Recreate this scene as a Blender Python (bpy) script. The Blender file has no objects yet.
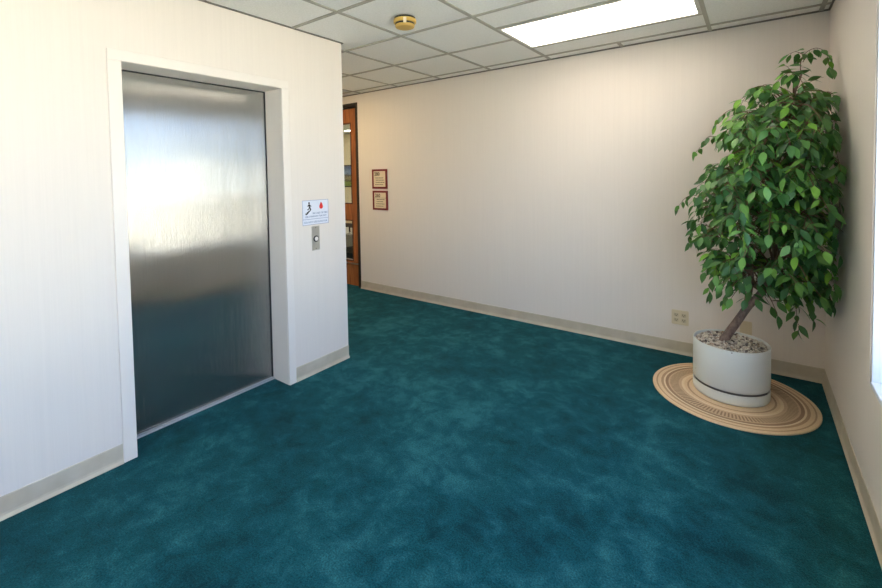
import bpy, bmesh, math, random
from mathutils import Vector, Matrix, Quaternion, noise as mnoise

scene = bpy.context.scene
COL = scene.collection
H = 2.4621          # ceiling height
W = 2.9537          # distance between the window wall (x=0) and the elevator wall
WE = -1.5298        # corner where the elevator wall ends and the hall begins
YB = -6.6           # wall behind the camera

# ------------------------------------------------------------------ camera
cd = bpy.data.cameras.new('camera')
cam = bpy.data.objects.new('camera', cd)
COL.objects.link(cam)
R_ = Vector((0.80172652, 0.59745188, -0.01690683))
U_ = Vector((-0.0074947, 0.03833385, 0.99923688))
F_ = Vector((-0.59764406, 0.80098799, -0.03521099))
cam.matrix_world = Matrix(((R_.x, U_.x, -F_.x, -0.39364742),
                           (R_.y, U_.y, -F_.y, -3.81611422),
                           (R_.z, U_.z, -F_.z, 1.44138732), (0, 0, 0, 1)))
cd.sensor_width = 36.0
cd.lens = 429.96 / 882 * 36.0
cd.shift_x = (441 - 432.09) / 882
cd.shift_y = (189.32 - 294) / 882
cd.clip_start = 0.02
cd.clip_end = 400
scene.camera = cam

# ------------------------------------------------------------------ world, sun, exposure
SKY = 5.6
LAMP = 3.7
world = bpy.data.worlds.new('sky')
scene.world = world
world.use_nodes = True
nt = world.node_tree
nt.nodes.clear()
tc = nt.nodes.new('ShaderNodeTexCoord')
sx = nt.nodes.new('ShaderNodeSeparateXYZ')
cr = nt.nodes.new('ShaderNodeValToRGB')
bg = nt.nodes.new('ShaderNodeBackground')
wo = nt.nodes.new('ShaderNodeOutputWorld')
nt.links.new(tc.outputs['Generated'], sx.inputs[0])
nt.links.new(sx.outputs['Z'], cr.inputs[0])
nt.links.new(cr.outputs[0], bg.inputs[0])
nt.links.new(bg.outputs[0], wo.inputs[0])
e = cr.color_ramp.elements
e[0].position = 0.0; e[0].color = (1.12, 1.10, 1.08, 1)
e[1].position = 0.014; e[1].color = (0.55, 0.62, 0.72, 1)
n = e.new(0.14); n.color = (0.35, 0.47, 0.72, 1)
n = e.new(0.6); n.color = (0.20, 0.31, 0.64, 1)
bg.inputs[1].default_value = SKY

sd = bpy.data.lights.new('sun', 'SUN')
sun = bpy.data.objects.new('sun', sd)
COL.objects.link(sun)
sd.energy = 28.0
sd.angle = 0.01
sd.color = (1.0, 0.97, 0.94)
sun.rotation_euler = Vector((0.4, -0.2, -1.0)).to_track_quat('-Z', 'Y').to_euler()
sun.location = (-5, 0, 20)

pd = bpy.data.lights.new('window_portal', 'AREA')
po = bpy.data.objects.new('window_portal', pd)
COL.objects.link(po)
pd.shape = 'RECTANGLE'; pd.size = 4.7; pd.size_y = 1.76
pd.cycles.is_portal = True
po.location = (0.14, -3.74, 1.42)
po.rotation_euler = (0, math.radians(90), 0)
po.rotation_euler = Vector((-1, 0, 0)).to_track_quat('-Z', 'Z').to_euler()

vs = scene.view_settings
vs.view_transform = 'Standard'
vs.look = 'None'
vs.exposure = 0.62
vs.gamma = 1.0
vs.use_curve_mapping = False

# ------------------------------------------------------------------ helpers
def lin(c):
    r = []
    for v in c[:3]:
        v = v / 255.0
        r.append(v / 12.92 if v <= 0.04045 else ((v + 0.055) / 1.055) ** 2.4)
    return (*r, 1.0)


def new_mat(name, col, rough=0.6, metal=0.0, spec=0.5):
    m = bpy.data.materials.new(name)
    m.use_nodes = True
    b = m.node_tree.nodes['Principled BSDF']
    b.inputs['Base Color'].default_value = col if len(col) == 4 else (*col, 1)
    b.inputs['Roughness'].default_value = rough
    b.inputs['Metallic'].default_value = metal
    b.inputs['Specular IOR Level'].default_value = spec
    return m


class NT:
    """tiny shorthand for building a node graph"""
    def __init__(s, m):
        s.t = m.node_tree
        s.b = s.t.nodes['Principled BSDF']

    def n(s, kind, **kw):
        nd = s.t.nodes.new('ShaderNode' + kind)
        for k, v in kw.items():
            if k.startswith('i_'):
                nd.inputs[k[2:].replace('_', ' ')].default_value = v
            else:
                setattr(nd, k, v)
        return nd

    def l(s, a, b):
        s.t.links.new(a, b)

    def coords(s, scale=(1, 1, 1)):
        tc = s.n('TexCoord')
        mp = s.n('Mapping')
        mp.inputs['Scale'].default_value = scale
        s.l(tc.outputs['Object'], mp.inputs['Vector'])
        return mp.outputs[0]

    def noise(s, vec, scale, detail=3, rough=0.5, dist=0.0):
        nd = s.n('TexNoise')
        nd.inputs['Scale'].default_value = scale
        nd.inputs['Detail'].default_value = detail
        nd.inputs['Roughness'].default_value = rough
        nd.inputs['Distortion'].default_value = dist
        if vec is not None:
            s.l(vec, nd.inputs['Vector'])
        return nd.outputs['Fac']

    def ramp(s, fac, stops, interp='LINEAR'):
        nd = s.n('ValToRGB')
        nd.color_ramp.interpolation = interp
        el = nd.color_ramp.elements
        el[0].position, el[0].color = stops[0][0], stops[0][1]
        el[1].position, el[1].color = stops[-1][0], stops[-1][1]
        for p, c in stops[1:-1]:
            k = el.new(p); k.color = c
        s.l(fac, nd.inputs[0])
        return nd.outputs[0]

    def bump(s, h, strength, dist=0.002):
        nd = s.n('Bump')
        nd.inputs['Strength'].default_value = strength
        nd.inputs['Distance'].default_value = dist
        s.l(h, nd.inputs['Height'])
        s.l(nd.outputs[0], s.b.inputs['Normal'])
        return nd


def add_box(bm, x0, x1, y0, y1, z0, z1, bev=0.0, seg=1):
    xs, ys, zs = sorted((x0, x1)), sorted((y0, y1)), sorted((z0, z1))
    r = bmesh.ops.create_cube(bm, size=1.0)
    vs_ = r['verts']
    for v in vs_:
        v.co = Vector((xs[0] + (v.co.x + .5) * (xs[1] - xs[0]),
                       ys[0] + (v.co.y + .5) * (ys[1] - ys[0]),
                       zs[0] + (v.co.z + .5) * (zs[1] - zs[0])))
    if bev:
        ed = list({e for v in vs_ for e in v.link_edges})
        bmesh.ops.bevel(bm, geom=ed, offset=bev, segments=seg, affect='EDGES', clamp_overlap=True)


def add_lathe(bm, prof, seg=64, c=(0, 0, 0), close_ends=True, axis='Z'):
    rings = []
    for r, z in prof:
        ring = []
        for k in range(seg):
            a = 2 * math.pi * k / seg
            p = (r * math.cos(a), r * math.sin(a), z)
            if axis == 'X': p = (z, r * math.cos(a), r * math.sin(a))
            ring.append(bm.verts.new((c[0] + p[0], c[1] + p[1], c[2] + p[2])))
        rings.append(ring)
    for a, b in zip(rings, rings[1:]):
        for k in range(seg):
            bm.faces.new((a[k], a[(k + 1) % seg], b[(k + 1) % seg], b[k]))
    if close_ends:
        bm.faces.new(list(reversed(rings[0])))
        bm.faces.new(rings[-1])


def add_prism(bm, outline, axis, a0, a1):
    """extrude a 2D outline along an axis; outline in the two other axes"""
    def P(u, v, a):
        if axis == 'x': return (a, u, v)
        if axis == 'y': return (u, a, v)
        return (u, v, a)
    A = [bm.verts.new(P(u, v, a0)) for u, v in outline]
    B = [bm.verts.new(P(u, v, a1)) for u, v in outline]
    n = len(outline)
    for k in range(n):
        bm.faces.new((A[k], A[(k + 1) % n], B[(k + 1) % n], B[k]))
    bm.faces.new(A); bm.faces.new(list(reversed(B)))


def add_tube(bm, pts, radii, seg=8):
    pts = [Vector(p) for p in pts]
    rings = []
    up = Vector((0.13, 0.97, 0.2)).normalized()
    for i, p in enumerate(pts):
        t = (pts[min(i + 1, len(pts) - 1)] - pts[max(i - 1, 0)])
        if t.length < 1e-9: t = Vector((0, 0, 1))
        t.normalize()
        a = t.cross(up)
        if a.length < 1e-3: a = t.cross(Vector((1, 0, 0)))
        a.normalize()
        b = t.cross(a)
        rings.append([bm.verts.new(p + (a * math.cos(q) + b * math.sin(q)) * radii[i])
                      for q in [2 * math.pi * k / seg for k in range(seg)]])
    for A, B in zip(rings, rings[1:]):
        for k in range(seg):
            bm.faces.new((A[k], A[(k + 1) % seg], B[(k + 1) % seg], B[k]))
    bm.faces.new(list(reversed(rings[0]))); bm.faces.new(rings[-1])


def obj(name, bm, m, parent=None, smooth=False, loc=None):
    me = bpy.data.meshes.new(name)
    bmesh.ops.recalc_face_normals(bm, faces=bm.faces[:])
    if loc is not None:
        bmesh.ops.translate(bm, verts=bm.verts[:], vec=-Vector(loc))
    bm.to_mesh(me); bm.free()
    ms = m if isinstance(m, (list, tuple)) else [m]
    for q in ms: me.materials.append(q)
    if smooth:
        for p in me.polygons: p.use_smooth = True
    o = bpy.data.objects.new(name, me)
    COL.objects.link(o)
    if loc is not None: o.location = loc
    if parent is not None:
        o.parent = parent
        if loc is not None: o.location = Vector(loc) - parent.location
        else: o.location = -parent.location
    return o


def smooth_by_angle(o, ang=35):
    me = o.data
    for p in me.polygons: p.use_smooth = True
    bm = bmesh.new(); bm.from_mesh(me)
    for ed in bm.edges:
        if len(ed.link_faces) == 2 and ed.calc_face_angle(0) > math.radians(ang):
            ed.smooth = False
    bm.to_mesh(me); bm.free()
    return o


def boxes(name, bs, m, parent=None, bev=0.0):
    bm = bmesh.new()
    for b in bs: add_box(bm, *b, bev=bev)
    return obj(name, bm, m, parent)


def structure(o, label=None):
    o['kind'] = 'structure'
    if label: o['label'] = label
    return o


def tag(o, label, cat, group=None, kind=None):
    o['label'] = label; o['category'] = cat
    if group: o['group'] = group
    if kind: o['kind'] = kind
    return o


def empty(name, loc=(0, 0, 0)):
    o = bpy.data.objects.new(name, None)
    COL.objects.link(o)
    o.location = loc
    o.empty_display_size = 0.1
    return o


def text_bm(s, size, mat_fn, depth=0.0008, align='CENTER', bold=0.0):
    """return a bmesh of flat lettering, mapped by mat_fn (a 4x4 matrix)"""
    cu = bpy.data.curves.new('t', 'FONT')
    cu.body = s; cu.size = size; cu.align_x = align; cu.extrude = depth / 2
    cu.offset = bold
    cu.resolution_u = 3
    to = bpy.data.objects.new('t', cu)
    COL.objects.link(to)
    dg = bpy.context.evaluated_depsgraph_get()
    me = bpy.data.meshes.new_from_object(to.evaluated_get(dg))
    bm = bmesh.new(); bm.from_mesh(me)
    bmesh.ops.transform(bm, matrix=mat_fn, verts=bm.verts[:])
    bpy.data.objects.remove(to, do_unlink=True)
    bpy.data.curves.remove(cu)
    bpy.data.meshes.remove(me)
    return bm


def merge(dst, src):
    me = bpy.data.meshes.new('tmp')
    src.to_mesh(me); src.free()
    dst.from_mesh(me)
    bpy.data.meshes.remove(me)

# ------------------------------------------------------------------ materials
def wall_material(name, col):
    m = new_mat(name, lin(col), 0.62, spec=0.35)
    g = NT(m)
    tc = g.n('TexCoord')
    # vertical stripes of a vinyl wallcovering: a wave along x+y, stretched along z
    mp = g.n('Mapping'); mp.inputs['Scale'].default_value = (1, 1, 0.012)
    g.l(tc.outputs['Object'], mp.inputs['Vector'])
    n1 = g.noise(mp.outputs[0], 60, 3, 0.6)
    n2 = g.noise(mp.outputs[0], 260, 2, 0.6)
    c0 = lin([v * 0.99 for v in col]); c1 = lin([min(255, v * 1.004) for v in col])
    mixf = g.n('Math', operation='ADD'); g.l(n1, mixf.inputs[0]); g.l(n2, mixf.inputs[1])
    hf = g.n('Math', operation='MULTIPLY'); g.l(mixf.outputs[0], hf.inputs[0]); hf.inputs[1].default_value = 0.5
    g.l(g.ramp(hf.outputs[0], [(0.38, c0), (0.62, c1)]), g.b.inputs['Base Color'])
    g.bump(n2, 0.05, 0.0005)
    return m


M = {}
M['wall'] = wall_material('wall_vinyl', (238, 229, 219))
M['white'] = new_mat('white_paint', lin((241, 233, 224)), 0.42)
M['window_white'] = new_mat('window_white', lin((236, 240, 244)), 0.45)

m = new_mat('cove_vinyl', lin((202, 190, 168)), 0.5); g = NT(m)
g.l(g.ramp(g.noise(g.coords(), 9, 4), [(0.3, lin((194, 182, 160))), (0.7, lin((208, 197, 177)))]), g.b.inputs['Base Color'])
M['cove'] = m

# carpet: cut pile, sheen of brushed areas painted into the colour as mottling
m = new_mat('carpet', lin((10, 84, 86)), 0.95, spec=0.1); g = NT(m)
co = g.coords()
big = g.noise(co, 1.5, 4, 0.6, 0.1)
mid = g.noise(co, 8.0, 8, 0.7, 0.35)
fine = g.noise(co, 150, 3, 0.8)
a = g.n('Math', operation='MULTIPLY_ADD'); g.l(mid, a.inputs[0]); a.inputs[1].default_value = 0.55
b_ = g.n('Math', operation='MULTIPLY'); g.l(big, b_.inputs[0]); b_.inputs[1].default_value = 0.45
g.l(b_.outputs[0], a.inputs[2])
colr = g.ramp(a.outputs[0], [(0.38, lin((6, 53, 60))), (0.5, lin((14, 75, 84))), (0.62, lin((40, 103, 111)))])
fr = g.ramp(fine, [(0.3, (0.35, 0.35, 0.35, 1)), (0.7, (1.6, 1.6, 1.6, 1))])
mx = g.n('MixRGB', blend_type='MULTIPLY'); mx.inputs[0].default_value = 1.0
g.l(colr, mx.inputs[1]); g.l(fr, mx.inputs[2]); g.l(mx.outputs[0], g.b.inputs['Base Color'])
g.b.inputs['Sheen Weight'].default_value = 0.12
g.b.inputs['Sheen Roughness'].default_value = 0.5
g.b.inputs['Sheen Tint'].default_value = (0.3, 0.75, 0.75, 1)
add = g.n('Math', operation='MULTIPLY_ADD'); g.l(mid, add.inputs[0]); add.inputs[1].default_value = 1.2; g.l(fine, add.inputs[2])
g.bump(add.outputs[0], 0.6, 0.006)
M['carpet'] = m

m = new_mat('ceiling_tile', lin((240, 241, 234)), 0.9, spec=0.1); g = NT(m)
co = g.coords()
n1 = g.noise(co, 90, 4, 0.7)
g.l(g.ramp(n1, [(0.35, lin((238, 238, 232))), (0.6, lin((249, 249, 245)))]), g.b.inputs['Base Color'])
g.bump(n1, 0.3, 0.002)
M['tile'] = m
M['tbar'] = new_mat('grid_metal', lin((172, 170, 158)), 0.6)
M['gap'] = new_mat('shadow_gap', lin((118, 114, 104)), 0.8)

# brushed stainless steel
m = new_mat('brushed_steel', lin((176, 174, 168)), 0.2, metal=.93); g = NT(m)
tc = g.n('TexCoord')
mp = g.n('Mapping'); mp.inputs['Scale'].default_value = (1, 1, 0.01)
g.l(tc.outputs['Object'], mp.inputs['Vector'])
br = g.noise(mp.outputs[0], 500, 3, 0.6)
co = g.coords()
sm = g.noise(co, 3.2, 4, 0.6, 0.5)
g.l(g.ramp(br, [(0.3, lin((168, 167, 163))), (0.7, lin((178, 177, 173)))]), g.b.inputs['Base Color'])
g.b.inputs['Roughness'].default_value = 0.22
g.b.inputs['Anisotropic'].default_value = 1.0
uv = g.n('UVMap'); tg = g.n('Tangent', direction_type='UV_MAP')
g.l(tg.outputs[0], g.b.inputs['Tangent'])
mp2 = g.n('Mapping'); mp2.inputs['Scale'].default_value = (1, 1.3, 2.2)
g.l(tc.outputs['Object'], mp2.inputs['Vector'])
wav = g.noise(mp2.outputs[0], 1.0, 1, 0.4)
b1 = g.bump(wav, 0.55, 0.014)
b0 = g.n('Bump'); b0.inputs['Strength'].default_value = 1.0; b0.inputs['Distance'].default_value = 0.0007
mp3 = g.n('Mapping'); mp3.inputs['Scale'].default_value = (1, 1, 0.004)
g.l(tc.outputs['Object'], mp3.inputs['Vector'])
g.l(g.noise(mp3.outputs[0], 900, 1, 0.5), b0.inputs['Height'])
g.l(b1.outputs[0], b0.inputs['Normal']); g.l(b0.outputs[0], g.b.inputs['Normal'])
M['steel'] = m
M['steel_plain'] = new_mat('satin_metal', lin((186, 182, 174)), 0.35, metal=1.0)
M['dark_metal'] = new_mat('dark_bronze_metal', lin((58, 50, 44)), 0.45, metal=0.3)
M['black'] = new_mat('black_slots_and_shade', lin((24, 22, 22)), 0.6)  # flat black for slots and for painted shadow gaps

m = new_mat('oak_wood', lin((140, 84, 44)), 0.38); g = NT(m)
co = g.coords((9, 9, 0.7))
nz = g.noise(co, 3.5, 6, 0.6, 1.2)
g.l(g.ramp(nz, [(0.3, lin((128, 70, 36))), (0.55, lin((172, 106, 60))), (0.75, lin((196, 130, 80)))]), g.b.inputs['Base Color'])
M['wood'] = m
M['wood_dark'] = new_mat('oak_stop', lin((96, 52, 26)), 0.45)


def glass_material(name, tint=(0.93, 0.96, 0.95)):
    m = bpy.data.materials.new(name); m.use_nodes = True
    t = m.node_tree; t.nodes.clear()
    tr = t.nodes.new('ShaderNodeBsdfTransparent'); tr.inputs[0].default_value = (*tint, 1)
    gl = t.nodes.new('ShaderNodeBsdfGlossy'); gl.inputs['Roughness'].default_value = 0.02
    lw = t.nodes.new('ShaderNodeLayerWeight'); lw.inputs[0].default_value = 0.5
    pw = t.nodes.new('ShaderNodeMath'); pw.operation = 'POWER'; pw.inputs[1].default_value = 5.0
    fz = t.nodes.new('ShaderNodeMath'); fz.operation = 'MULTIPLY_ADD'; fz.inputs[1].default_value = .85; fz.inputs[2].default_value = .07
    t.links.new(lw.outputs['Facing'], pw.inputs[0]); t.links.new(pw.outputs[0], fz.inputs[0])
    mi = t.nodes.new('ShaderNodeMixShader'); ou = t.nodes.new('ShaderNodeOutputMaterial')
    t.links.new(fz.outputs[0], mi.inputs[0]); t.links.new(tr.outputs[0], mi.inputs[1])
    t.links.new(gl.outputs[0], mi.inputs[2]); t.links.new(mi.outputs[0], ou.inputs[0])
    return m


M['glass'] = glass_material('window_glass')


def emit_mat(name, col, s):
    m = new_mat(name, (0.9, 0.9, 0.88, 1), 0.5)
    b = m.node_tree.nodes['Principled BSDF']
    b.inputs['Emission Color'].default_value = (*col, 1)
    b.inputs['Emission Strength'].default_value = s
    return m


M['lamp'] = emit_mat('lamp_diffuser', (1.0, 0.88, 0.75), LAMP)
M['lamp_warm'] = emit_mat('lamp_diffuser_warm', (1.0, 0.76, 0.42), 11.0)
M['lamp_office'] = emit_mat('lamp_diffuser_office', (1.0, 0.93, 0.82), 16.0)
M['fixture'] = new_mat('fixture_frame', lin((205, 205, 196)), 0.45)

m = new_mat('parking_ground', lin((196, 184, 160)), 0.9); g = NT(m)
g.l(g.ramp(g.noise(g.coords((0.05, 0.3, 1)), 1.0, 3), [(0.4, lin((150, 140, 120))), (0.6, lin((214, 202, 178)))]), g.b.inputs['Base Color'])
M['ground'] = m

# ------------------------------------------------------------------ room shell
HX = -6.6      # far end of the hallway
D_R, D_L, D_T = -4.395, -5.40, 2.362     # opening of the wooden door in the long wall
structure(boxes('floor', [(HX, 0, YB, 0, -0.1, 0), (HX - 2.6, -3.4, 0, 3.6, -0.1, 0)], M['carpet']))
structure(boxes('wall_back', [(D_R, 0.35, 0, .12, 0, H), (HX, D_L, 0, .12, 0, H), (D_L, D_R, 0, .12, D_T, H)], M['wall']))
WY0, WY1, WZ0, WZ1 = -6.1, -1.375, 0.552, 2.30
structure(boxes('wall_right', [(0, .35, WY1, 0, 0, H), (0, .35, YB, WY0, 0, H), (0, .35, WY0, WY1, 0, WZ0), (0, .35, WY0, WY1, WZ1, H)], M['wall']))
EI1, EI2, EH = -2.9938, -2.0772, 2.0365   # clear elevator opening
EO1, EO2, EOH = -3.0542, -2.0219, 2.0922  # casing outer edge
structure(boxes('wall_left', [(-W - .2, -W, EI2 + .012, WE, 0, H), (-W - .2, -W, YB, EI1 - .012, 0, H), (-W - .2, -W, EI1 - .012, EI2 + .012, EH + .012, H),
                              (-W - .6, -W - .5, EI1 - .2, EI2 + .2, 0, H)], M['wall']))
structure(boxes('wall_hall', [(HX, -W - .2, WE - .12, WE, 0, H)], M['wall']))
structure(boxes('wall_far', [(HX - .12, HX, WE - .12, .12, 0, H)], M['wall']))
structure(boxes('wall_front', [(-W - .2, .35, YB - .12, YB, 0, H)], M['wall']))

# ceiling: tile field, T-bar grid
ceil = structure(boxes('ceiling', [(HX - 2.6, .4, YB - .2, 3.7, H + .006, H + .05)], M['tile']))
GX, GY, T = -1.8729, -0.1452, 0.6096
bm = bmesh.new()
bw = 0.012
z0, z1 = H - 0.001, H + 0.006
ys = [GY - k * T for k in range(11)]
xs = [GX + k * T for k in range(-7, 4)]
FY0, FY1 = GY - T / 2 - T, GY - T / 2          # light fixture, front to back
for y in ys:
    if FY0 - .31 < y < FY1:
        add_box(bm, HX, GX, y - bw, y + bw, z0, z1)
        add_box(bm, GX + 2 * T, 0, y - bw, y + bw, z0, z1)
    else:
        add_box(bm, HX, 0, y - bw, y + bw, z0, z1)
for y in (FY0, FY1, GY - 2 * T):
    add_box(bm, GX, GX + 2 * T, y - bw, y + bw, z0, z1)
for i, x in enumerate(xs):
    if abs(x - (GX + T)) < .01:
        add_box(bm, x - bw, x + bw, GY, 0, z0, z1 - .0005)
        add_box(bm, x - bw, x + bw, YB, GY - 2 * T, z0, z1 - .0005)
    else:
        add_box(bm, x - bw, x + bw, YB if x > -W else WE, 0, z0 + .0002, z1 - .0005)
obj('ceiling_grid', bm, M['tbar'], ceil)
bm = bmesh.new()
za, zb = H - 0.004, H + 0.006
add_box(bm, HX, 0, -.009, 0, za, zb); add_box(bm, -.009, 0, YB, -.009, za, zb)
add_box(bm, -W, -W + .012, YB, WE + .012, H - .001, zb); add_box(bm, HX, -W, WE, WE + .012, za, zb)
obj('wall_top_shadow_strip', bm, M['gap'], ceil)  # dark strip put in for the shadow gap between walls and tiles


def cove(name, pts_axis, wallpos, sgn, a0, a1):
    """vinyl cove base; profile (distance from wall, z)"""
    prof = [(0, 0), (.013, 0), (.0128, .0035), (.009, .009), (.0055, .016), (.0035, .026), (.003, .094), (.0018, .098), (0, .0985)]
    bm = bmesh.new()
    add_prism(bm, [(wallpos + sgn * d, z) for d, z in prof], pts_axis, a0, a1)
    return structure(obj(name, bm, M['cove']))


cove('baseboard_back', 'x', 0, -1, D_R, 0)
cove('baseboard_right', 'y', 0, -1, YB, 0)
cove('baseboard_left', 'y', -W, 1, YB, EO1)
cove('baseboard_left_2', 'y', -W, 1, EO2, WE)
cove('baseboard_hall', 'x', WE, 1, HX, -W)

# ------------------------------------------------------------------ elevator door (door_1)
d1 = empty('door_1', (-W - .17, (EI1 + EI2) / 2, 0))
structure(d1, 'brushed stainless steel elevator door set back in a white casing')
DX = -W - .19
bm = bmesh.new()
add_box(bm, DX - .04, DX, EI1 - .03, EI2 + .03, 0.012, EH + .03, bev=.002)
panel = obj('door_panel', bm, M['steel'], d1)
uvl = panel.data.uv_layers.new(name='UVMap')
for lp in panel.data.loops:
    co_ = panel.data.vertices[lp.vertex_index].co
    uvl.data[lp.index].uv = (co_.y, co_.z)
boxes('door_gap_shade', [(DX, DX + .006, EI2 - .007, EI2 + .004, 0.012, EH), (DX, DX + .006, EI1, EI2, EH - .006, EH + .003)], M['black'], d1)  # black strips painted in for the shadow gap around the door panel
M['sill'] = new_mat('sill_aluminium', lin((206, 208, 210)), 0.45, metal=.5)
sill = boxes('door_sill', [(DX - .05, DX + .006, EI1, EI2, 0, .010), (DX + .016, DX + .024, EI1, EI2, 0, .010)], M['sill'], d1)
boxes('sill_groove_shade', [(DX + .006, DX + .016, EI1, EI2, 0, .006)], M['black'], d1)  # black strip put in as the shade inside the groove
# reveal (jambs + head), white
boxes('jamb', [(DX - .04, -W, EI1 - .012, EI1, 0, EH + .012), (DX - .04, -W, EI2, EI2 + .012, 0, EH + .012), (DX - .04, -W, EI1, EI2, EH, EH + .012)], M['white'], d1)
cw = 0.012
boxes('casing', [(-W, -W + cw, EO1, EI1, 0, EH)], M['white'], d1, bev=.0025)
boxes('casing', [(-W, -W + cw, EI2, EO2, 0, EH)], M['white'], d1, bev=.0025)
boxes('head_casing', [(-W, -W + cw, EO1, EO2, EH, EOH)], M['white'], d1, bev=.0025)

# ------------------------------------------------------------------ wooden glazed door (door_2)
d2 = empty('door_2', ((D_L + D_R) / 2, .03, 0))
structure(d2, 'oak door with two glass lites in a dark metal frame')
fw = .042
boxes('door_frame', [(D_R - fw, D_R, -.006, .12, 0, D_T), (D_L, D_L + fw, -.006, .12, 0, D_T), (D_L + fw, D_R - fw, -.006, .12, D_T - fw, D_T), (D_L + fw, D_R - fw, .08, .12, D_T - fw - .04, D_T - fw)], M['dark_metal'], d2, bev=.002)
dl, dr, dt = D_L + fw + .004, D_R - fw - .004, D_T - fw - .02
y0, y1 = .034, .078
st = .115
gz = [(.325, .865), (1.07, 2.125)]
bm = bmesh.new()
for b in [(dr - st, dr, y0, y1, .008, dt), (dl, dl + st, y0, y1, .008, dt), (dl + st, dr - st, y0, y1, .008, gz[0][0]),
          (dl + st, dr - st, y0, y1, gz[0][1], gz[1][0]), (dl + st, dr - st, y0, y1, gz[1][1], dt)]:
    add_box(bm, *b)
leaf = obj('door_leaf', bm, M['wood'], d2)
sb = .014
for za_, zb_ in gz:
    xl, xr = dl + st, dr - st
    bm = bmesh.new()
    for b in [(xl, xl + sb, y0 - .006, y1, za_, zb_), (xr - sb, xr, y0 - .006, y1, za_, zb_), (xl + sb, xr - sb, y0 - .006, y1, za_, za_ + sb), (xl + sb, xr - sb, y0 - .006, y1, zb_ - sb, zb_)]:
        add_box(bm, *b)
    obj('glazing_stop', bm, M['wood_dark'], d2)
    boxes('pane', [(xl + sb, xr - sb, .052, .058, za_ + sb, zb_ - sb)], M['glass'], d2)
boxes('push_bar', [(dl + .05, dr - .03, y0 - .012, y0, .285, .303)], M['steel_plain'], d2, bev=.002)

# ------------------------------------------------------------------ window in the right wall
w1 = empty('window_1', (.1, (WY0 + WY1) / 2, WZ0))
structure(w1, 'large white-framed window in the right wall')
bm = bmesh.new()
jt = .012
for b in [(.0, .22, WY1 - jt, WY1, WZ0, WZ1), (.0, .22, WY0, WY0 + jt, WZ0, WZ1), (.0, .22, WY0 + jt, WY1 - jt, WZ1 - jt, WZ1)]:
    add_box(bm, *b)
obj('reveal', bm, M['window_white'], w1)
boxes('window_sill', [(-.006, .22, WY0 + jt, WY1 - jt, WZ0, WZ0 + .02)], M['window_white'], w1, bev=.003)
bm = bmesh.new()
f0 = .04
nb = 3
za_, zb_ = WZ0 + .02, WZ1 - jt
ya_, yb_ = WY0 + jt, WY1 - jt
for b in [(.16, .20, ya_, yb_, za_, za_ + f0), (.16, .20, ya_, yb_, zb_ - f0, zb_), (.16, .20, ya_, ya_ + f0, za_ + f0, zb_ - f0), (.16, .20, yb_ - f0, yb_, za_ + f0, zb_ - f0)]:
    add_box(bm, *b)
for k in (1, 2):
    yy = ya_ + (yb_ - ya_) * k / 3
    add_box(bm, .16, .20, yy - .025, yy + .025, za_ + f0, zb_ - f0)
obj('window_frame', bm, M['window_white'], w1)
for k in range(3):
    p0 = ya_ + (yb_ - ya_) * k / 3 + (.025 if k else f0)
    p1 = ya_ + (yb_ - ya_) * (k + 1) / 3 - (.025 if k < 2 else f0)
    boxes('pane', [(.178, .184, p0, p1, za_ + f0, zb_ - f0)], M['glass'], w1)
cs = .105
boxes('window_casing', [(-.006, 0, WY0 - cs, WY1 + cs, WZ0 - cs, WZ0), (-.006, 0, WY0 - cs, WY0, WZ0, WZ1), (-.006, 0, WY1, WY1 + cs, WZ0, WZ1),
                        (-.006, 0, WY0 - cs, WY1 + cs, WZ1, WZ1 + .06)], M['wall'], w1, bev=.0015)

structure(boxes('ground', [(-60, 160, -120, 120, -4.3, -4.1)], M['ground']))

# ------------------------------------------------------------------ office behind the glazed door
OX = HX - 2.5
M['office_wall'] = wall_material('office_wall', (232, 218, 186))
structure(boxes('wall_office', [(OX, -3.5, 3.4, 3.52, 0, H), (OX - .12, OX, .12, 3.52, 0, H), (-3.5, -3.38, .12, 3.52, 0, H), (OX - .12, HX, 0, .12, 0, H)], M['office_wall']))


# ------------------------------------------------------------------ ceiling lights
def ceiling_light(x0, x1, y0, y1, label, lamp, group='troffers in the ceiling'):
    c = ((x0 + x1) / 2, (y0 + y1) / 2, H)
    t = empty('ceiling_light', c)
    tag(t, label, 'light', group)
    b = .022
    zb0, zb1 = H - .002, H + .0055
    bm = bmesh.new()
    for q in [(x0, x1, y0, y0 + b), (x0, x1, y1 - b, y1), (x0, x0 + b, y0 + b, y1 - b), (x1 - b, x1, y0 + b, y1 - b)]:
        add_box(bm, *q, zb0, zb1)
    obj('light_frame', bm, M['fixture'], t)
    boxes('diffuser', [(x0 + b, x1 - b, y0 + b, y1 - b, H + .000, H + .0055)], lamp, t)
    return t


ceiling_light(GX + .013, GX + 2 * T - .013, FY0 + .013, FY1 - .013, 'bright rectangular fluorescent ceiling light above the long cream wall', M['lamp'])
ceiling_light(GX + .013, GX + 2 * T - .013, GY - 7 * T + .013, GY - 6 * T - .013, 'unseen rectangular light added overhead behind the camera to brighten the tree and back wall', M['lamp'])  # added lamp out of view, lights the tree and back wall
ceiling_light(GX - 5 * T + .013, GX - 4 * T - .013, GY - 2 * T + .013, GY - 1 * T - .013, 'square warm ceiling light in the hallway behind the elevator corner', M['lamp_warm'], group='hallway lights')
for k, (yc, nm) in enumerate([(1.55, 'nearest the oak door'), (2.85, 'nearest the landscape picture')]):
    ceiling_light(-7.9, -4.9, yc, yc + .25, 'long office ceiling light seen through the door glass, ' + nm, M['lamp_office'], group='office lights behind the door glass')

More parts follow.
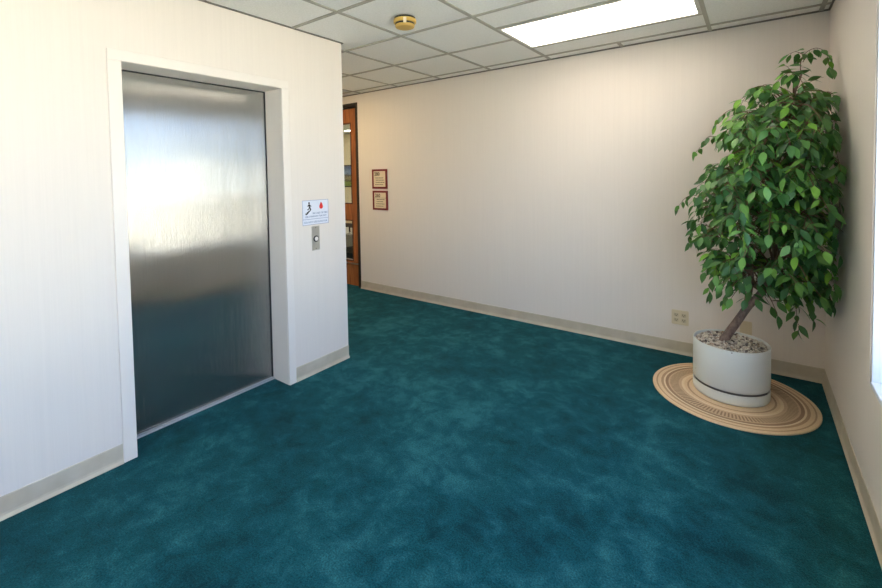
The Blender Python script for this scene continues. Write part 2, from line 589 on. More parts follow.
# ------------------------------------------------------------------ smoke detector
sc = (-2.222, -1.632, H)
M['aged'] = new_mat('aged_plastic', lin((222, 184, 96)), 0.45)
M['aged_face'] = new_mat('aged_plastic_face', lin((206, 170, 92)), 0.55)
sdo = empty('smoke_detector', sc)
tag(sdo, 'yellowed round smoke detector with black slots on the white ceiling tiles', 'smoke detector')
bm = bmesh.new(); add_lathe(bm, [(.069, -.001), (.069, -.011), (.06, -.012)], 48, sc)
obj('base', bm, M['black'], sdo)  # black colour stands in for the shadow gap under the ceiling
bm = bmesh.new(); add_lathe(bm, [(.068, -.011), (.074, -.014), (.074, -.031), (.070, -.035), (.06, -.036)], 48, sc)
smooth_by_angle(obj('body', bm, M['aged'], sdo))
bm = bmesh.new(); add_lathe(bm, [(.063, -.036), (.063, -.047)], 48, sc)
obj('slot', bm, M['black'], sdo)
bm = bmesh.new(); add_lathe(bm, [(.063, -.047), (.064, -.050), (.060, -.060), (.05, -.064), (.018, -.066)], 48, sc)
smooth_by_angle(obj('face', bm, M['aged_face'], sdo))
M['led'] = new_mat('lens_plastic', lin((250, 236, 214)), 0.3)
cv = (Vector((-.394, -3.816)) - Vector(sc[:2])).normalized()
px_, py_ = sc[0] + cv.x * .065, sc[1] + cv.y * .065
bm = bmesh.new(); add_box(bm, -.010, .012, -.010, .010, -.05, -.018, bev=.003)
bmesh.ops.rotate(bm, verts=bm.verts[:], matrix=Matrix.Rotation(math.atan2(cv.y, cv.x), 3, 'Z'))
bmesh.ops.translate(bm, verts=bm.verts[:], vec=(px_, py_, H))
obj('indicator', bm, M['led'], sdo)

# ------------------------------------------------------------------ signs beside the oak door
M['burgundy'] = new_mat('burgundy_frame', lin((124, 34, 34)), 0.45)
M['plaque'] = new_mat('plaque_face', lin((230, 214, 184)), 0.55)
M['ink'] = new_mat('brown_ink', lin((92, 66, 46)), 0.6)


def suite_sign(x0, x1, z0, z1, num, rule, label):
    t = empty('suite_sign', ((x0 + x1) / 2, 0, (z0 + z1) / 2))
    tag(t, label, 'sign')
    f = .023
    bm = bmesh.new()
    for b in [(x0, x1, z0, z0 + f), (x0, x1, z1 - f, z1), (x0, x0 + f, z0 + f, z1 - f), (x1 - f, x1, z0 + f, z1 - f)]:
        add_box(bm, b[0], b[1], -.014, 0, b[2], b[3])
    obj('frame', bm, M['burgundy'], t)
    boxes('panel', [(x0 + f, x1 - f, -.009, 0, z0 + f, z1 - f)], M['plaque'], t)
    hgt = .058
    R = Matrix.Translation((x0 + f + .014, -.0095, z1 - f - .012 - hgt * .72)) @ Matrix.Rotation(math.radians(90), 4, 'X')
    obj('number', text_bm(num, hgt, R, align='LEFT', bold=.0012), M['ink'], t)
    rnd = random.Random(len(label))
    zz = z1 - f - .078
    if rule:
        boxes('rule_line', [(x0 + f, x1 - f, -.0097, -.0088, z1 - f - .066, z1 - f - .063)], M['ink'], t)
    for k in range(4):
        zc = zz - k * .027
        bm = bmesh.new()
        xx = x0 + f + .02 + rnd.random() * .02
        xe = x1 - f - .02 - rnd.random() * .03
        while xx < xe:                      # short words of fine print
            wl = .008 + rnd.random() * .016
            add_box(bm, xx, min(xx + wl, xe), -.0096, -.0088, zc - .008, zc - .001)
            xx += wl + .004
        obj('lettering', bm, M['ink'], t)
    return t


suite_sign(-4.150, -3.906, 1.276, 1.512, '280', False, 'upper of the two burgundy-framed suite signs beside the oak door')
suite_sign(-4.146, -3.903, 1.016, 1.250, '260', True, 'lower burgundy-framed suite sign, with a rule under its number')

# ------------------------------------------------------------------ elevator fire sign and call plate
M['sign_white'] = new_mat('sign_white', lin((232, 236, 246)), 0.35)
M['sign_blue'] = new_mat('sign_blue', lin((120, 128, 170)), 0.5)
M['sign_text'] = new_mat('sign_text', lin((96, 118, 158)), 0.5)
M['red'] = new_mat('flame_red', lin((222, 44, 40)), 0.5)
M['black_ink'] = new_mat('black_ink', lin((22, 22, 26)), 0.5)
sy0, sy1, sz0, sz1 = -1.930, -1.699, 1.090, 1.268
XW = -W
t = empty('fire_sign', (XW, (sy0 + sy1) / 2, sz0)); tag(t, 'white fire safety sign with running figure and red flame above the elevator button', 'sign')
boxes('panel', [(XW, XW + .003, sy0, sy1, sz0, sz1)], M['sign_white'], t)
b2 = .0022
boxes('border', [(XW + .003, XW + .0036, sy0, sy1, sz1 - b2, sz1), (XW + .003, XW + .0036, sy0, sy1, sz0, sz0 + b2), (XW + .003, XW + .0036, sy0, sy0 + b2, sz0, sz1),
                 (XW + .003, XW + .0036, sy1 - b2, sy1, sz0, sz1), (XW + .003, XW + .0036, sy0, sy1, sz0 + .040, sz0 + .0425)], M['sign_blue'], t)


def on_left(y, z, dx=.0036):
    # text plane: +X(text) -> +Y(world), +Y(text) -> +Z, facing +X
    return Matrix(((0, 0, 1, XW + dx), (1, 0, 0, y), (0, 1, 0, z), (0, 0, 0, 1)))


obj('lettering', text_bm('IN CASE OF FIRE', .0185, on_left(-1.775, sz0 + .076), depth=.0006), M['sign_text'], t)
obj('lettering', text_bm('USE STAIRWAY FOR EXIT', .0170, on_left(-1.812, sz0 + .054), depth=.0006), M['sign_text'], t)
obj('lettering', text_bm('DO NOT USE ELEVATOR', .0185, on_left(-1.8145, sz0 + .013), depth=.0006), M['sign_text'], t)
# stair flight and running figure
bm = bmesh.new()
sxx = XW + .003


def flat(bm, pts, th=.0008):
    add_prism(bm, pts, 'x', sxx, sxx + th)


y_, z_ = -1.905, sz0 + .078
steps = [(y_, z_ - .004)]
for k in range(4):
    steps += [(y_ + k * .0125, z_ + .008 + k * .009), (y_ + (k + 1) * .0125, z_ + .008 + k * .009)]
steps += [(y_ + .05, z_ + .030), (y_ + .0125, z_ - .004)]
flat(bm, steps)
hc = (-1.872, sz0 + .158)
flat(bm, [(hc[0] + .0075 * math.cos(a), hc[1] + .0075 * math.sin(a)) for a in [k * math.pi / 5 for k in range(10)]])
flat(bm, [(-1.879, sz0 + .148), (-1.866, sz0 + .150), (-1.862, sz0 + .128), (-1.872, sz0 + .124)])
flat(bm, [(-1.867, sz0 + .148), (-1.852, sz0 + .135), (-1.855, sz0 + .131), (-1.868, sz0 + .140)])
flat(bm, [(-1.878, sz0 + .148), (-1.887, sz0 + .134), (-1.883, sz0 + .131), (-1.873, sz0 + .142)])
flat(bm, [(-1.864, sz0 + .130), (-1.856, sz0 + .116), (-1.858, sz0 + .104), (-1.864, sz0 + .105), (-1.864, sz0 + .115), (-1.873, sz0 + .126)])
flat(bm, [(-1.872, sz0 + .128), (-1.880, sz0 + .116), (-1.890, sz0 + .112), (-1.888, sz0 + .107), (-1.875, sz0 + .111), (-1.864, sz0 + .126)])
obj('pictogram', bm, M['black_ink'], t)
bm = bmesh.new()
fc = (-1.765, sz0 + .127)
fl = []
for k in range(24):
    a = 2 * math.pi * k / 24
    r = .0165
    y, z = r * math.sin(a), r * math.cos(a)
    if z > 0: z *= 1.0 + 1.1 * max(0, math.cos(a)) ** 4
    fl.append((fc[0] + y, fc[1] + z))
flat(bm, fl)
obj('flame', bm, M['red'], t)

pc = (XW, -1.8195, .989)
t = empty('call_button_plate', pc); tag(t, 'narrow metal elevator call plate with one round button', 'elevator button')
bm = bmesh.new(); add_box(bm, XW, XW + .004, pc[1] - .035, pc[1] + .035, .901, 1.077, bev=.0015)
M['plate'] = new_mat('plate_metal', lin((200, 195, 184)), 0.42, metal=0.6)
obj('plate', bm, M['plate'], t)
bc = (XW + .004, pc[1], .985)
bm = bmesh.new(); add_lathe(bm, [(.023, 0), (.023, .004), (.0205, .006)], 32, bc, axis='X'); obj('button_ring', bm, M['black_ink'], t)
bm = bmesh.new(); add_lathe(bm, [(.0155, .004), (.0155, .0085), (.013, .0095)], 32, bc, axis='X')
M['button'] = new_mat('button_white', lin((236, 232, 224)), 0.35)
obj('button', bm, M['button'], t, smooth=False)
for zz in (.912, 1.066):
    bm = bmesh.new()
    add_lathe(bm, [(.003, 0), (.0025, .001)], 12, (XW + .004, pc[1], zz), axis='X')
    obj('screw', bm, M['black_ink'], t)

# ------------------------------------------------------------------ electrical outlets
M['ivory'] = new_mat('ivory_plastic', lin((222, 208, 176)), 0.45)
M['ivory_face'] = new_mat('ivory_receptacle', lin((206, 192, 160)), 0.5)


def outlet(xc, zc, gangs, label):
    w = .116 if gangs == 2 else .07
    h = .114
    t = empty('electrical_outlet', (xc, 0, zc)); tag(t, label, 'outlet')
    bm = bmesh.new(); add_box(bm, xc - w / 2, xc + w / 2, -.007, 0, zc - h / 2, zc + h / 2, bev=.003, seg=2)
    obj('cover_plate', bm, M['ivory'], t)
    for gx in ([-.026, .026] if gangs == 2 else []):
        for gz_ in ([-.02, .02] if gangs == 2 else [0]):
            bm = bmesh.new()
            add_box(bm, xc + gx - .0165, xc + gx + .0165, -.009, -.006, zc + gz_ - .014, zc + gz_ + .014, bev=.001)
            r = obj('receptacle', bm, M['ivory_face'], t)
            bm = bmesh.new()
            x = xc + gx; z = zc + gz_
            add_box(bm, x - .0085, x - .0055, -.0096, -.0088, z - .003, z + .008)
            add_box(bm, x + .0055, x + .0085, -.0096, -.0088, z - .002, z + .007)
            add_box(bm, x - .003, x + .003, -.0096, -.0088, z - .011, z - .006)
            obj('socket_slots', bm, M['black'], r).location = (0, 0, 0)
    return t


outlet(-.841, .289, 2, 'ivory double electrical outlet on the wall left of the white pot')
outlet(-.425, .282, 0, 'blank ivory wall plate half hidden behind the white pot and trunk')

# ------------------------------------------------------------------ round woven mat
mc = (-.500, -.522)
m = new_mat('woven_straw', lin((214, 172, 122)), 0.85, spec=0.2); g = NT(m)
tc = g.n('TexCoord'); sp = g.n('SeparateXYZ'); g.l(tc.outputs['Object'], sp.inputs[0])
ln = g.n('VectorMath', operation='LENGTH')
cb = g.n('CombineXYZ'); g.l(sp.outputs[0], cb.inputs[0]); g.l(sp.outputs[1], cb.inputs[1])
g.l(cb.outputs[0], ln.inputs[0])
dv = g.n('Math', operation='DIVIDE'); g.l(ln.outputs['Value'], dv.inputs[0]); dv.inputs[1].default_value = 0.44
tan_, tan2, brn, brn2 = lin((234, 206, 168)), lin((242, 220, 186)), lin((172, 140, 112)), lin((196, 162, 130))
R0 = .44
stops = [(0, tan_), (.225, brn2), (.234, tan_), (.252, tan2), (.268, lin((216, 186, 152))), (.344, brn), (.362, tan2), (.372, brn2), (.388, tan_), (.409, brn2), (.416, tan_)]
rings = g.ramp(dv.outputs[0], [(a / R0, c) for a, c in stops] + [(1.0, tan_)], 'CONSTANT')
at = g.n('Math', operation='ARCTAN2'); g.l(sp.outputs[1], at.inputs[0]); g.l(sp.outputs[0], at.inputs[1])
# radial dashes in the hatched zone
ml = g.n('Math', operation='MULTIPLY'); g.l(at.outputs[0], ml.inputs[0]); ml.inputs[1].default_value = 112.0
sn = g.n('Math', operation='SINE'); g.l(ml.outputs[0], sn.inputs[0])
z1_ = g.n('Math', operation='GREATER_THAN'); g.l(ln.outputs['Value'], z1_.inputs[0]); z1_.inputs[1].default_value = .285
z2_ = g.n('Math', operation='LESS_THAN'); g.l(ln.outputs['Value'], z2_.inputs[0]); z2_.inputs[1].default_value = .335
gt = g.n('Math', operation='GREATER_THAN'); g.l(sn.outputs[0], gt.inputs[0]); gt.inputs[1].default_value = 0.1
p1 = g.n('Math', operation='MULTIPLY'); g.l(z1_.outputs[0], p1.inputs[0]); g.l(z2_.outputs[0], p1.inputs[1])
p2 = g.n('Math', operation='MULTIPLY'); g.l(p1.outputs[0], p2.inputs[0]); g.l(gt.outputs[0], p2.inputs[1])
p3 = g.n('Math', operation='MULTIPLY'); g.l(p2.outputs[0], p3.inputs[0]); p3.inputs[1].default_value = .6
mx = g.n('MixRGB'); g.l(p3.outputs[0], mx.inputs[0]); g.l(rings, mx.inputs[1]); mx.inputs[2].default_value = lin((112, 78, 52))
# braid: fine concentric coils with short stitches
wr = g.n('Math', operation='MULTIPLY'); g.l(ln.outputs['Value'], wr.inputs[0]); wr.inputs[1].default_value = 2 * math.pi / .0062
ws = g.n('Math', operation='SINE'); g.l(wr.outputs[0], ws.inputs[0])
wt = g.n('Math', operation='MULTIPLY'); g.l(at.outputs[0], wt.inputs[0]); wt.inputs[1].default_value = 300.0
wq = g.n('Math', operation='SINE'); g.l(wt.outputs[0], wq.inputs[0])
wa = g.n('Math', operation='MULTIPLY_ADD'); g.l(wq.outputs[0], wa.inputs[0]); wa.inputs[1].default_value = .5; g.l(ws.outputs[0], wa.inputs[2])
nz = g.noise(tc.outputs['Object'], 120, 3)
mn = g.n('MixRGB', blend_type='MULTIPLY'); mn.inputs[0].default_value = .22
g.l(mx.outputs[0], mn.inputs[1]); g.l(g.ramp(nz, [(0.3, (.6, .6, .6, 1)), (.7, (1.15, 1.15, 1.15, 1))]), mn.inputs[2])
g.l(mn.outputs[0], g.b.inputs['Base Color'])
g.bump(wa.outputs[0], .5, .0012)
bm = bmesh.new(); add_lathe(bm, [(.434, 0), (.439, .003), (.439, .008), (.434, .0115), (.2, .0115), (.05, .0115)], 96, (mc[0], mc[1], 0))
rug = smooth_by_angle(obj('round_mat', bm, m, loc=(mc[0], mc[1], 0)))
tag(rug, 'round woven straw mat with brown rings under the white pot', 'mat')

# ------------------------------------------------------------------ potted weeping fig
PC = Vector((-.500, -.500, .0115))
tree = empty('potted_fig_tree', PC)
tag(tree, 'leafy green weeping fig leaning into the corner in a white round pot', 'potted plant')
m = new_mat('pot_white', lin((226, 229, 224)), 0.4); g = NT(m)
vo = g.n('TexVoronoi'); vo.inputs['Scale'].default_value = 22; g.l(g.coords((1, 1, .8)), vo.inputs['Vector'])
nz = g.noise(g.coords(), 14, 2)
lt = g.n('Math', operation='LESS_THAN'); g.l(vo.outputs['Distance'], lt.inputs[0]); lt.inputs[1].default_value = .07
gt = g.n('Math', operation='GREATER_THAN'); g.l(nz, gt.inputs[0]); gt.inputs[1].default_value = .55
mu = g.n('Math', operation='MULTIPLY'); g.l(lt.outputs[0], mu.inputs[0]); g.l(gt.outputs[0], mu.inputs[1])
mx = g.n('MixRGB'); g.l(mu.outputs[0], mx.inputs[0]); mx.inputs[1].default_value = lin((226, 229, 224)); mx.inputs[2].default_value = lin((120, 104, 88))
g.l(mx.outputs[0], g.b.inputs['Base Color'])
M['pot'] = m
PR = .2055
zt = .332
bm = bmesh.new()
add_lathe(bm, [(.165, .077), (.198, .077), (.203, .081), (PR, .088), (PR, zt - .003), (PR - .002, zt), (PR - .006, zt + .0005), (PR - .008, zt - .003), (PR - .010, zt - .05), (.05, zt - .05)], 96, PC)
smooth_by_angle(obj('pot', bm, M['pot'], tree), 50)
bm = bmesh.new()
add_lathe(bm, [(.190, .0), (.200, .003), (.2045, .012), (PR, .03), (PR, .062), (.2035, .066), (.2005, .066), (.199, .06), (.197, .02), (.05, .02)], 96, PC)
smooth_by_angle(obj('saucer', bm, M['pot'], tree), 50)
M['foot'] = new_mat('pot_foot_grey', lin((120, 116, 110)), 0.6)
bm = bmesh.new(); add_lathe(bm, [(.190, .02), (.190, .079)], 48, PC)
obj('pot_foot', bm, M['foot'], tree)

# gravel
m = new_mat('gravel', lin((170, 160, 145)), 0.8); g = NT(m)
ge = g.n('NewGeometry')
g.l(g.ramp(ge.outputs['Random Per Island'], [(0, lin((84, 76, 70))), (.2, lin((164, 154, 140))), (.5, lin((220, 210, 192))), (.8, lin((232, 224, 206))), (1, lin((176, 150, 124)))]), g.b.inputs['Base Color'])
rnd = random.Random(4)
bm = bmesh.new()
zg = PC.z + zt - .022
add_lathe(bm, [(PR - .011, zt - .052), (PR - .011, zt - .028), (.03, zt - .028)], 48, PC)
for k in range(900):
    r = (PR - .018) * math.sqrt(rnd.random()); a = rnd.random() * 6.283
    c = Vector((PC.x + r * math.cos(a), PC.y + r * math.sin(a), zg + rnd.random() * .012))
    s = .0052 + rnd.random() * .005
    ic = bmesh.ops.create_icosphere(bm, subdivisions=1, radius=1.0)
    q = Quaternion((rnd.gauss(0, 1), rnd.gauss(0, 1), rnd.gauss(0, 1), rnd.gauss(0, 1))).normalized()
    sc3 = Vector((s * (1 + rnd.random() * .8), s, s * (.6 + .3 * rnd.random())))
    for v in ic['verts']:
        v.co = c + q @ Vector((v.co.x * sc3.x, v.co.y * sc3.y, v.co.z * sc3.z))
gr = obj('gravel', bm, m, tree, smooth=True)
gr['kind'] = 'stuff'

# trunk
m = new_mat('bark', lin((104, 88, 78)), 0.85); g = NT(m)
nz = g.noise(g.coords((1, 1, .5)), 55, 5, .65)
g.l(g.ramp(nz, [(.3, lin((88, 72, 64))), (.55, lin((132, 112, 102))), (.75, lin((150, 134, 120)))]), g.b.inputs['Base Color'])
g.bump(nz, .7, .004)
M['bark'] = m
m = new_mat('twig_bark', lin((112, 84, 62)), 0.75); M['twig'] = m


def spline(pts, n):
    P = [Vector(p) for p in pts]
    P = [P[0] * 2 - P[1]] + P + [P[-1] * 2 - P[-2]]
    out = []
    for i in range(1, len(P) - 2):
        for k in range(n):
            t = k / n
            a, b, c, d = P[i - 1], P[i], P[i + 1], P[i + 2]
            out.append(0.5 * ((2 * b) + (c - a) * t + (2 * a - 5 * b + 4 * c - d) * t * t + (3 * b - a - 3 * c + d) * t ** 3))
    out.append(P[-2])
    return out


trunk_pts = [(-.556, -.48, .285), (-.530, -.48, .345), (-.47, -.48, .46), (-.41, -.48, .575), (-.345, -.475, .67), (-.297, -.47, .79), (-.278, -.46, .95),
             (-.30, -.44, 1.15), (-.29, -.42, 1.40), (-.255, -.41, 1.65), (-.20, -.41, 1.88), (-.165, -.42, 2.0)]
main = spline(trunk_pts, 5)
rad = [.023 * (1 - i / len(main)) ** .75 + .004 for i in range(len(main))]
rad[0] = .031; rad[1] = .026
bm = bmesh.new(); add_tube(bm, main, rad, 12)
obj('trunk', bm, M['bark'], tree, smooth=True)
fork_pts = [(-.425, -.480, .545), (-.412, -.48, .63), (-.398, -.475, .78), (-.42, -.47, .95), (-.44, -.50, 1.15), (-.46, -.52, 1.35), (-.44, -.52, 1.55)]
fork = spline(fork_pts, 5)
bm = bmesh.new(); add_tube(bm, fork, [.017 * (1 - i / len(fork)) ** .7 + .003 for i in range(len(fork))], 10)
obj('trunk', bm, M['bark'], tree, smooth=True)

# crown volume: z -> (x_left, x_right, y_near, y_far)
CROWN = [(.58, -.46, -.12, -.70, -.25), (.66, -.56, -.04, -.80, -.15), (.76, -.62, -.02, -.90, -.10), (.88, -.66, -.02, -1.0, -.06), (1.0, -.69, -.02, -1.06, -.05),
         (1.15, -.73, -.02, -1.08, -.04), (1.26, -.75, -.02, -1.08, -.04), (1.40, -.65, -.02, -1.08, -.05), (1.57, -.58, -.02, -1.05, -.06), (1.70, -.56, -.02, -.98, -.08),
         (1.80, -.50, -.02, -.80, -.12), (1.90, -.46, -.03, -.68, -.18), (1.99, -.39, -.04, -.60, -.24), (2.07, -.31, -.06, -.56, -.28)]


def section(z):
    if z <= CROWN[0][0] or z >= CROWN[-1][0]: return None
    for a, b in zip(CROWN, CROWN[1:]):
        if a[0] <= z <= b[0]:
            t = (z - a[0]) / (b[0] - a[0])
            return [a[i] * (1 - t) + b[i] * t for i in range(1, 5)]


def inside(p, tol=1.0):
    s = section(p.z)
    if not s: return False
    cx, cy = (s[0] + s[1]) / 2, (s[2] + s[3]) / 2
    hx, hy = (s[1] - s[0]) / 2 * tol, (s[3] - s[2]) / 2 * tol
    u, v = abs(p.x - cx) / hx, abs(p.y - cy) / hy
    e_ = 6.0 if (p.x > cx and p.y < cy) else 2.6      # fills out where it leans on the window wall
    return u ** e_ + v ** e_ < 1


rnd = random.Random(11)
leaf_bm = bmesh.new()
twig_bm = bmesh.new()
nleaf = 0


def add_leaf(p, d, nrm, L, Wd):
    """pointed oval leaf folded a little on the midrib, drooping toward its drip tip"""
    global nleaf
    d = d.normalized()
    s = d.cross(nrm)
    if s.length < 1e-3: return
    s.normalize(); n_ = s.cross(d).normalized()
    prof = [(0.0, .05), (.12, .52), (.32, .96), (.52, 1.0), (.72, .68), (.88, .26), (1.0, .0)]
    rows = []
    bend = rnd.uniform(.08, .30)
    fold = rnd.uniform(.12, .35)
    for t, w in prof:
        c = p + d * (L * t) - n_ * (bend * L * t * t)
        hw = Wd / 2 * w
        if w == 0: rows.append([leaf_bm.verts.new(c)])
        else: rows.append([leaf_bm.verts.new(c - s * hw + n_ * hw * fold), leaf_bm.verts.new(c), leaf_bm.verts.new(c + s * hw + n_ * hw * fold)])
    for a, b in zip(rows, rows[1:]):
        if len(b) == 3:
            leaf_bm.faces.new((a[0], a[1], b[1], b[0])); leaf_bm.faces.new((a[1], a[2], b[2], b[1]))
        else:
            leaf_bm.faces.new((a[0], a[1], b[0])); leaf_bm.faces.new((a[1], a[2], b[0]))
    nleaf += 1


def gap(p):
    # the crown is clumpy: some pockets between the branches carry no leaves
    return mnoise.noise(p * 6.5 + Vector((3.1, 1.7, .4))) < -.17


def room_ok(p):
    return p.x < -.012 and p.y < -.012


def leafy_twig(pts, spacing=.030, start=.1, check=True, size=1.0):
    L = 0; side = rnd.choice((-1, 1)); nxt = None
    tot = sum((b - a).length for a, b in zip(pts, pts[1:]))
    acc = 0; nxt = tot * start
    for a, b in zip(pts, pts[1:]):
        seg = (b - a).length
        while nxt <= acc + seg and seg > 0:
            p = a.lerp(b, (nxt - acc) / seg)
            t = (b - a).normalized()
            h = t.cross(Vector((0, 0, 1)))
            if h.length < .15: h = Vector((rnd.uniform(-1, 1), rnd.uniform(-1, 1), 0))
            h.normalize()
            d = t * rnd.uniform(.1, .7) + h * side * rnd.uniform(.5, 1.0) + Vector((0, 0, -rnd.uniform(.0, 1.05)))
            d += Vector((rnd.gauss(0, .18), rnd.gauss(0, .18), rnd.gauss(0, .12)))
            d.normalize()
            Lf = rnd.uniform(.054, .090) * size
            nr = Vector((d.x * .7 + rnd.gauss(0, .5), d.y * .7 + rnd.gauss(0, .5) - .15, 1.0))
            q = p + d * .012
            tip = q + d * Lf
            if room_ok(tip) and room_ok(p) and (not check or (not gap(q) and inside(tip, 1.12) and inside(q, 1.05))) and not (-.465 < tip.x < -.325 and tip.z < .80 + (-.48 - tip.y) * .19):
                add_leaf(q, d, nr, Lf, Lf * rnd.uniform(.35, .46))
                add_tube(twig_bm, [p, q], [.0011, .0009], 3)
            side = -side
            nxt += spacing * rnd.uniform(.75, 1.3)
        acc += seg
    # a leaf at the tip
    p = pts[-1]; d = (pts[-1] - pts[-2]).normalized() + Vector((0, 0, -.4))
    if room_ok(p + d.normalized() * .08) and (not check or inside(p, 1.1)):
        add_leaf(p, d, Vector((rnd.gauss(0, .4), rnd.gauss(0, .4) - .3, 1)), .075 * size, .035 * size)


def arc(p0, p1, lift, n=8, droop=0.0):
    out = []
    for k in range(n + 1):
        t = k / n
        p = p0.lerp(p1, t)
        p = p + Vector((0, 0, lift * 4 * t * (1 - t) - droop * max(0, t - .5) ** 2))
        out.append(p)
    return out


def clampin(p, m=.035):
    return Vector((min(p.x, -m), min(p.y, -m), p.z))


# primary branches from both stems out to the crown's shell
def shell_point(z, ang, f):
    s = section(z)
    cx, cy = (s[0] + s[1]) / 2, (s[2] + s[3]) / 2
    hx, hy = (s[1] - s[0]) / 2, (s[3] - s[2]) / 2
    c_, s_ = math.cos(ang), math.sin(ang)
    if c_ > 0 and s_ < 0:
        q = max(abs(c_), abs(s_)); f = f * min(1.22, 1 / q)
    return Vector((cx + hx * f * c_, cy + hy * f * s_, z))


prim = []
nz_ = 15
for i in range(nz_):
    z = .60 + (2.00 - .60) * (i + .5) / nz_
    k = 8 if 0.75 < z < 1.75 else 6
    if z > 1.9: k = 4
    off = rnd.random() * 6.28
    for j in range(k):
        ang = off + 6.283 * (j + rnd.uniform(-.3, .3)) / k
        zz = z + rnd.uniform(-.05, .05)
        if section(zz) is None: continue
        tip = clampin(shell_point(zz, ang, rnd.uniform(.80, 1.0)))
        src = main if (rnd.random() < .65 or z > 1.5) else fork
        zs = min(max(zz - rnd.uniform(.02, .28), .68), src[-1].z)
        p0 = min(src, key=lambda q: abs(q.z - zs))
        prim.append((p0, tip))
for p0, tip in prim:
    d = (tip - p0).length
    path = arc(p0, tip, d * rnd.uniform(.18, .34), 10)
    path = [clampin(q, .02) for q in path]
    r0 = .0035 + .004 * d
    add_tube(twig_bm, path, [r0 * (1 - .8 * k / 10) + .0006 for k in range(11)], 5)
    leafy_twig(path[4:], .028, 0.05)
    # secondary twigs
    ns = int(4 + d * 8)
    for s_ in range(ns):
        t = rnd.uniform(.30, 1.0)
        q = path[min(10, int(t * 10))]
        tan = (path[min(10, int(t * 10) + 1)] - path[max(0, int(t * 10) - 1)]).normalized()
        side = tan.cross(Vector((0, 0, 1))).normalized() * rnd.choice((-1, 1))
        Ls = rnd.uniform(.09, .20)
        e_ = q + (tan * rnd.uniform(.3, .9) + side * rnd.uniform(.3, 1.0) + Vector((0, 0, rnd.uniform(-.7, .35)))).normalized() * Ls
        e_ = clampin(e_)
        if not inside(e_, 1.02): continue
        tw = arc(q, e_, Ls * .15, 5)
        add_tube(twig_bm, tw, [.0018, .0016, .0014, .0012, .0010, .0008], 4)
        leafy_twig(tw, .023, .15)

# special sprays that break the outline
V = Vector
sprays = [
    ([V((-.22, -.46, 1.50)), V((-.12, -.66, 1.60)), V((-.06, -.80, 1.54)), V((-.04, -.86, 1.42))], .024, 1.0),
    ([V((-.24, -.46, 1.28)), V((-.13, -.68, 1.40)), V((-.06, -.84, 1.34)), V((-.04, -.90, 1.20))], .024, 1.0),
    ([V((-.26, -.46, 1.08)), V((-.13, -.70, 1.20)), V((-.06, -.84, 1.14)), V((-.04, -.88, 1.00))], .024, 1.0),
    ([V((-.20, -.44, 1.74)), V((-.12, -.60, 1.80)), V((-.06, -.68, 1.74)), V((-.04, -.72, 1.62))], .024, 1.0),
    ([V((-.26, -.46, .98)), V((-.15, -.66, 1.02)), V((-.07, -.78, .92)), V((-.05, -.80, .80))], .026, 1.0),
    ([V((-.165, -.42, 1.98)), V((-.17, -.42, 2.06)), V((-.15, -.42, 2.12)), V((-.10, -.43, 2.14)), V((-.06, -.44, 2.10)), V((-.045, -.44, 2.02))], .018, 1.0),
    ([V((-.16, -.42, 2.07)), V((-.15, -.42, 2.10)), V((-.19, -.43, 2.135)), V((-.225, -.44, 2.125))], .020, 1.0),
    ([V((-.30, -.44, .86)), V((-.23, -.46, .80)), V((-.19, -.46, .68)), V((-.175, -.46, .56)), V((-.165, -.46, .47))], .030, 1.0),
    ([V((-.22, -.46, .78)), V((-.14, -.46, .72)), V((-.11, -.46, .60)), V((-.10, -.46, .54))], .030, 1.0),
    ([V((-.25, -.50, .95)), V((-.12, -.60, .92)), V((-.06, -.66, .82)), V((-.05, -.67, .72))], .030, 1.0),
    ([V((-.42, -.47, .85)), V((-.52, -.46, .82)), V((-.60, -.46, .72)), V((-.62, -.46, .62))], .030, 1.0),
    ([V((-.40, -.48, .80)), V((-.46, -.50, .74)), V((-.52, -.50, .65)), V((-.53, -.50, .60))], .030, 1.0),
    ([V((-.35, -.47, .80)), V((-.37, -.56, .76)), V((-.33, -.60, .68)), V((-.30, -.60, .62))], .030, 1.0),
    ([V((-.50, -.45, 1.62)), V((-.62, -.44, 1.66)), V((-.66, -.44, 1.61)), V((-.70, -.44, 1.56))], .030, .9),
    ([V((-.40, -.43, 1.78)), V((-.48, -.42, 1.83)), V((-.55, -.42, 1.80)), V((-.59, -.42, 1.73))], .030, .9),
    ([V((-.62, -.46, 1.22)), V((-.70, -.46, 1.27)), V((-.76, -.46, 1.25)), V((-.80, -.46, 1.19))], .030, .9),
    ([V((-.60, -.46, 1.05)), V((-.67, -.46, 1.08)), V((-.72, -.46, 1.03)), V((-.74, -.46, .95))], .030, .9),
]
for pts, spc, sz in sprays:
    q = spline(pts, 4)
    q = [clampin(v_, .02) for v_ in q]
    add_tube(twig_bm, q, [.0026 - .0018 * k / len(q) for k in range(len(q))], 5)
    leafy_twig(q, spc, .15, check=False, size=sz)

m = new_mat('fig_leaf', lin((52, 104, 40)), 0.42, spec=0.45); g = NT(m)
ge = g.n('NewGeometry')
g.l(g.ramp(ge.outputs['Random Per Island'], [(0, lin((34, 82, 42))), (.3, lin((60, 108, 56))), (.6, lin((84, 134, 68))), (.88, lin((110, 162, 78))), (.97, lin((128, 184, 62))), (1, lin((128, 184, 62)))]), g.b.inputs['Base Color'])
g.b.inputs['Subsurface Weight'].default_value = 0.0
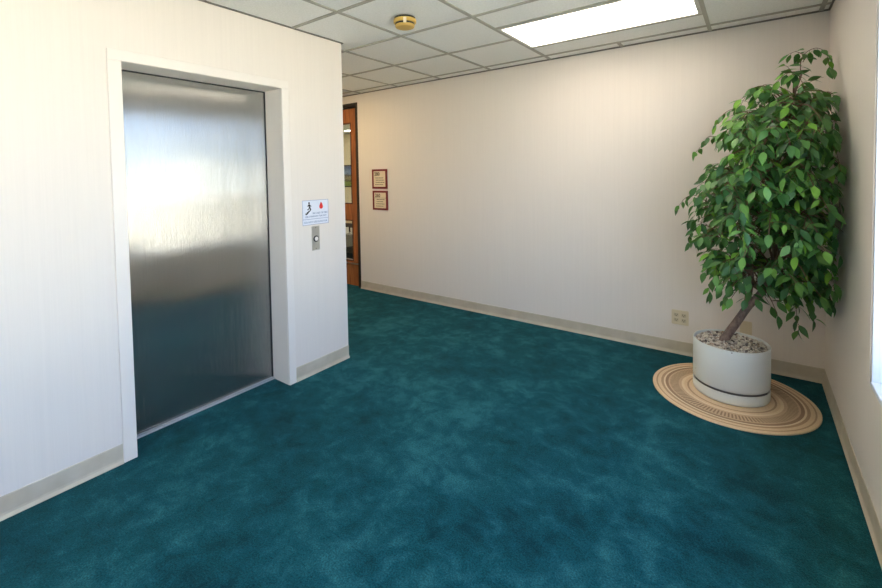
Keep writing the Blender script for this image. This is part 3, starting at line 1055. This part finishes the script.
# a little light passes through the blade
tl = g.n('BsdfTranslucent'); ms_ = g.n('MixShader'); ms_.inputs[0].default_value = .18
out = [n_ for n_ in g.t.nodes if n_.type == 'OUTPUT_MATERIAL'][0]
tl.inputs[0].default_value = lin((96, 150, 44))
g.l(g.b.outputs[0], ms_.inputs[1]); g.l(tl.outputs[0], ms_.inputs[2]); g.l(ms_.outputs[0], out.inputs['Surface'])
fo = obj('foliage', leaf_bm, m, tree, smooth=True)
obj('twigs', twig_bm, M['twig'], tree, smooth=True)
print('leaves', nleaf)

# ------------------------------------------------------------------ office things seen through the door glass
fx, fy, fz = -8.62, 3.40, 1.16
t = empty('framed_picture', (fx + .4, fy, fz)); tag(t, 'landscape picture with blue sky and green field, seen through the door glass', 'picture')
boxes('frame', [(fx, fx + .9, fy - .03, fy, fz, fz + .03), (fx, fx + .9, fy - .03, fy, fz + .51, fz + .54), (fx, fx + .03, fy - .03, fy, fz + .03, fz + .51), (fx + .87, fx + .9, fy - .03, fy, fz + .03, fz + .51)], M['black_ink'], t)
m = new_mat('landscape_print', lin((120, 150, 90)), 0.5); g = NT(m)
tc = g.n('TexCoord'); sp = g.n('SeparateXYZ'); g.l(tc.outputs['Object'], sp.inputs[0])
nz = g.noise(tc.outputs['Object'], 12, 4)
ad = g.n('Math', operation='MULTIPLY_ADD'); g.l(nz, ad.inputs[0]); ad.inputs[1].default_value = .18; g.l(sp.outputs[2], ad.inputs[2])
g.l(g.ramp(ad.outputs[0], [(0.09, lin((112, 142, 62))), (.22, lin((120, 148, 70))), (.24, lin((50, 56, 40))), (.32, lin((150, 140, 110))), (.38, lin((60, 62, 60))), (.44, lin((120, 150, 190))), (.56, lin((70, 100, 150)))]), g.b.inputs['Base Color'])
bm = bmesh.new(); add_box(bm, fx + .03, fx + .87, fy - .015, fy, fz + .03, fz + .51)
obj('print', bm, m, t, loc=(fx, fy, fz))

M['desk'] = new_mat('desk_laminate', lin((150, 146, 140)), 0.5)
M['chairs'] = new_mat('dark_upholstery', lin((38, 36, 38)), 0.8)
M['paper'] = new_mat('paper', lin((226, 212, 182)), 0.8)
t = empty('desk', (-5.9, 1.35, 0)); tag(t, 'low grey office desk seen through the lower door glass', 'desk')
boxes('desktop', [(-6.6, -5.0, 1.0, 1.7, .44, .47)], M['desk'], t)
boxes('modesty_panel', [(-6.55, -5.05, 1.12, 1.14, .12, .44)], M['desk'], t)
for x in (-6.6, -5.04):
    boxes('leg', [(x, x + .04, 1.0, 1.7, 0, .44)], M['desk'], t)
t = empty('storage_box', (-5.9, 1.35, .47)); tag(t, 'pale cardboard box with dark sides on the grey desk', 'box')
boxes('box_body', [(-6.15, -5.7, 1.25, 1.5, .47, .62)], M['chairs'], t)
boxes('box_lid', [(-6.16, -5.69, 1.24, 1.51, .62, .69)], M['paper'], t, bev=.004)
M['mug'] = new_mat('white_ceramic', lin((240, 238, 232)), 0.3)
for k, x in enumerate((-5.72, -5.88)):
    t = empty('mug', (x, 1.1, .47)); tag(t, ['white mug on the grey desk, nearer the door edge', 'white mug on the grey desk, farther from the door edge'][k], 'mug', 'mugs on the office desk')
    bm = bmesh.new(); add_lathe(bm, [(.035, 0), (.04, .01), (.04, .1), (.036, .1), (.034, .012)], 20, (x, 1.1, .4705)); obj('mug_body', bm, M['mug'], t)
t = empty('waste_bin', (-5.42, .80, 0)); tag(t, 'black waste bin standing in front of the grey desk', 'waste bin')
bm = bmesh.new(); add_lathe(bm, [(.11, .0), (.13, .30), (.135, .31), (.125, .31), (.105, .01)], 24, (-5.42, .80, 0.001)); obj('bin_body', bm, M['chairs'], t)
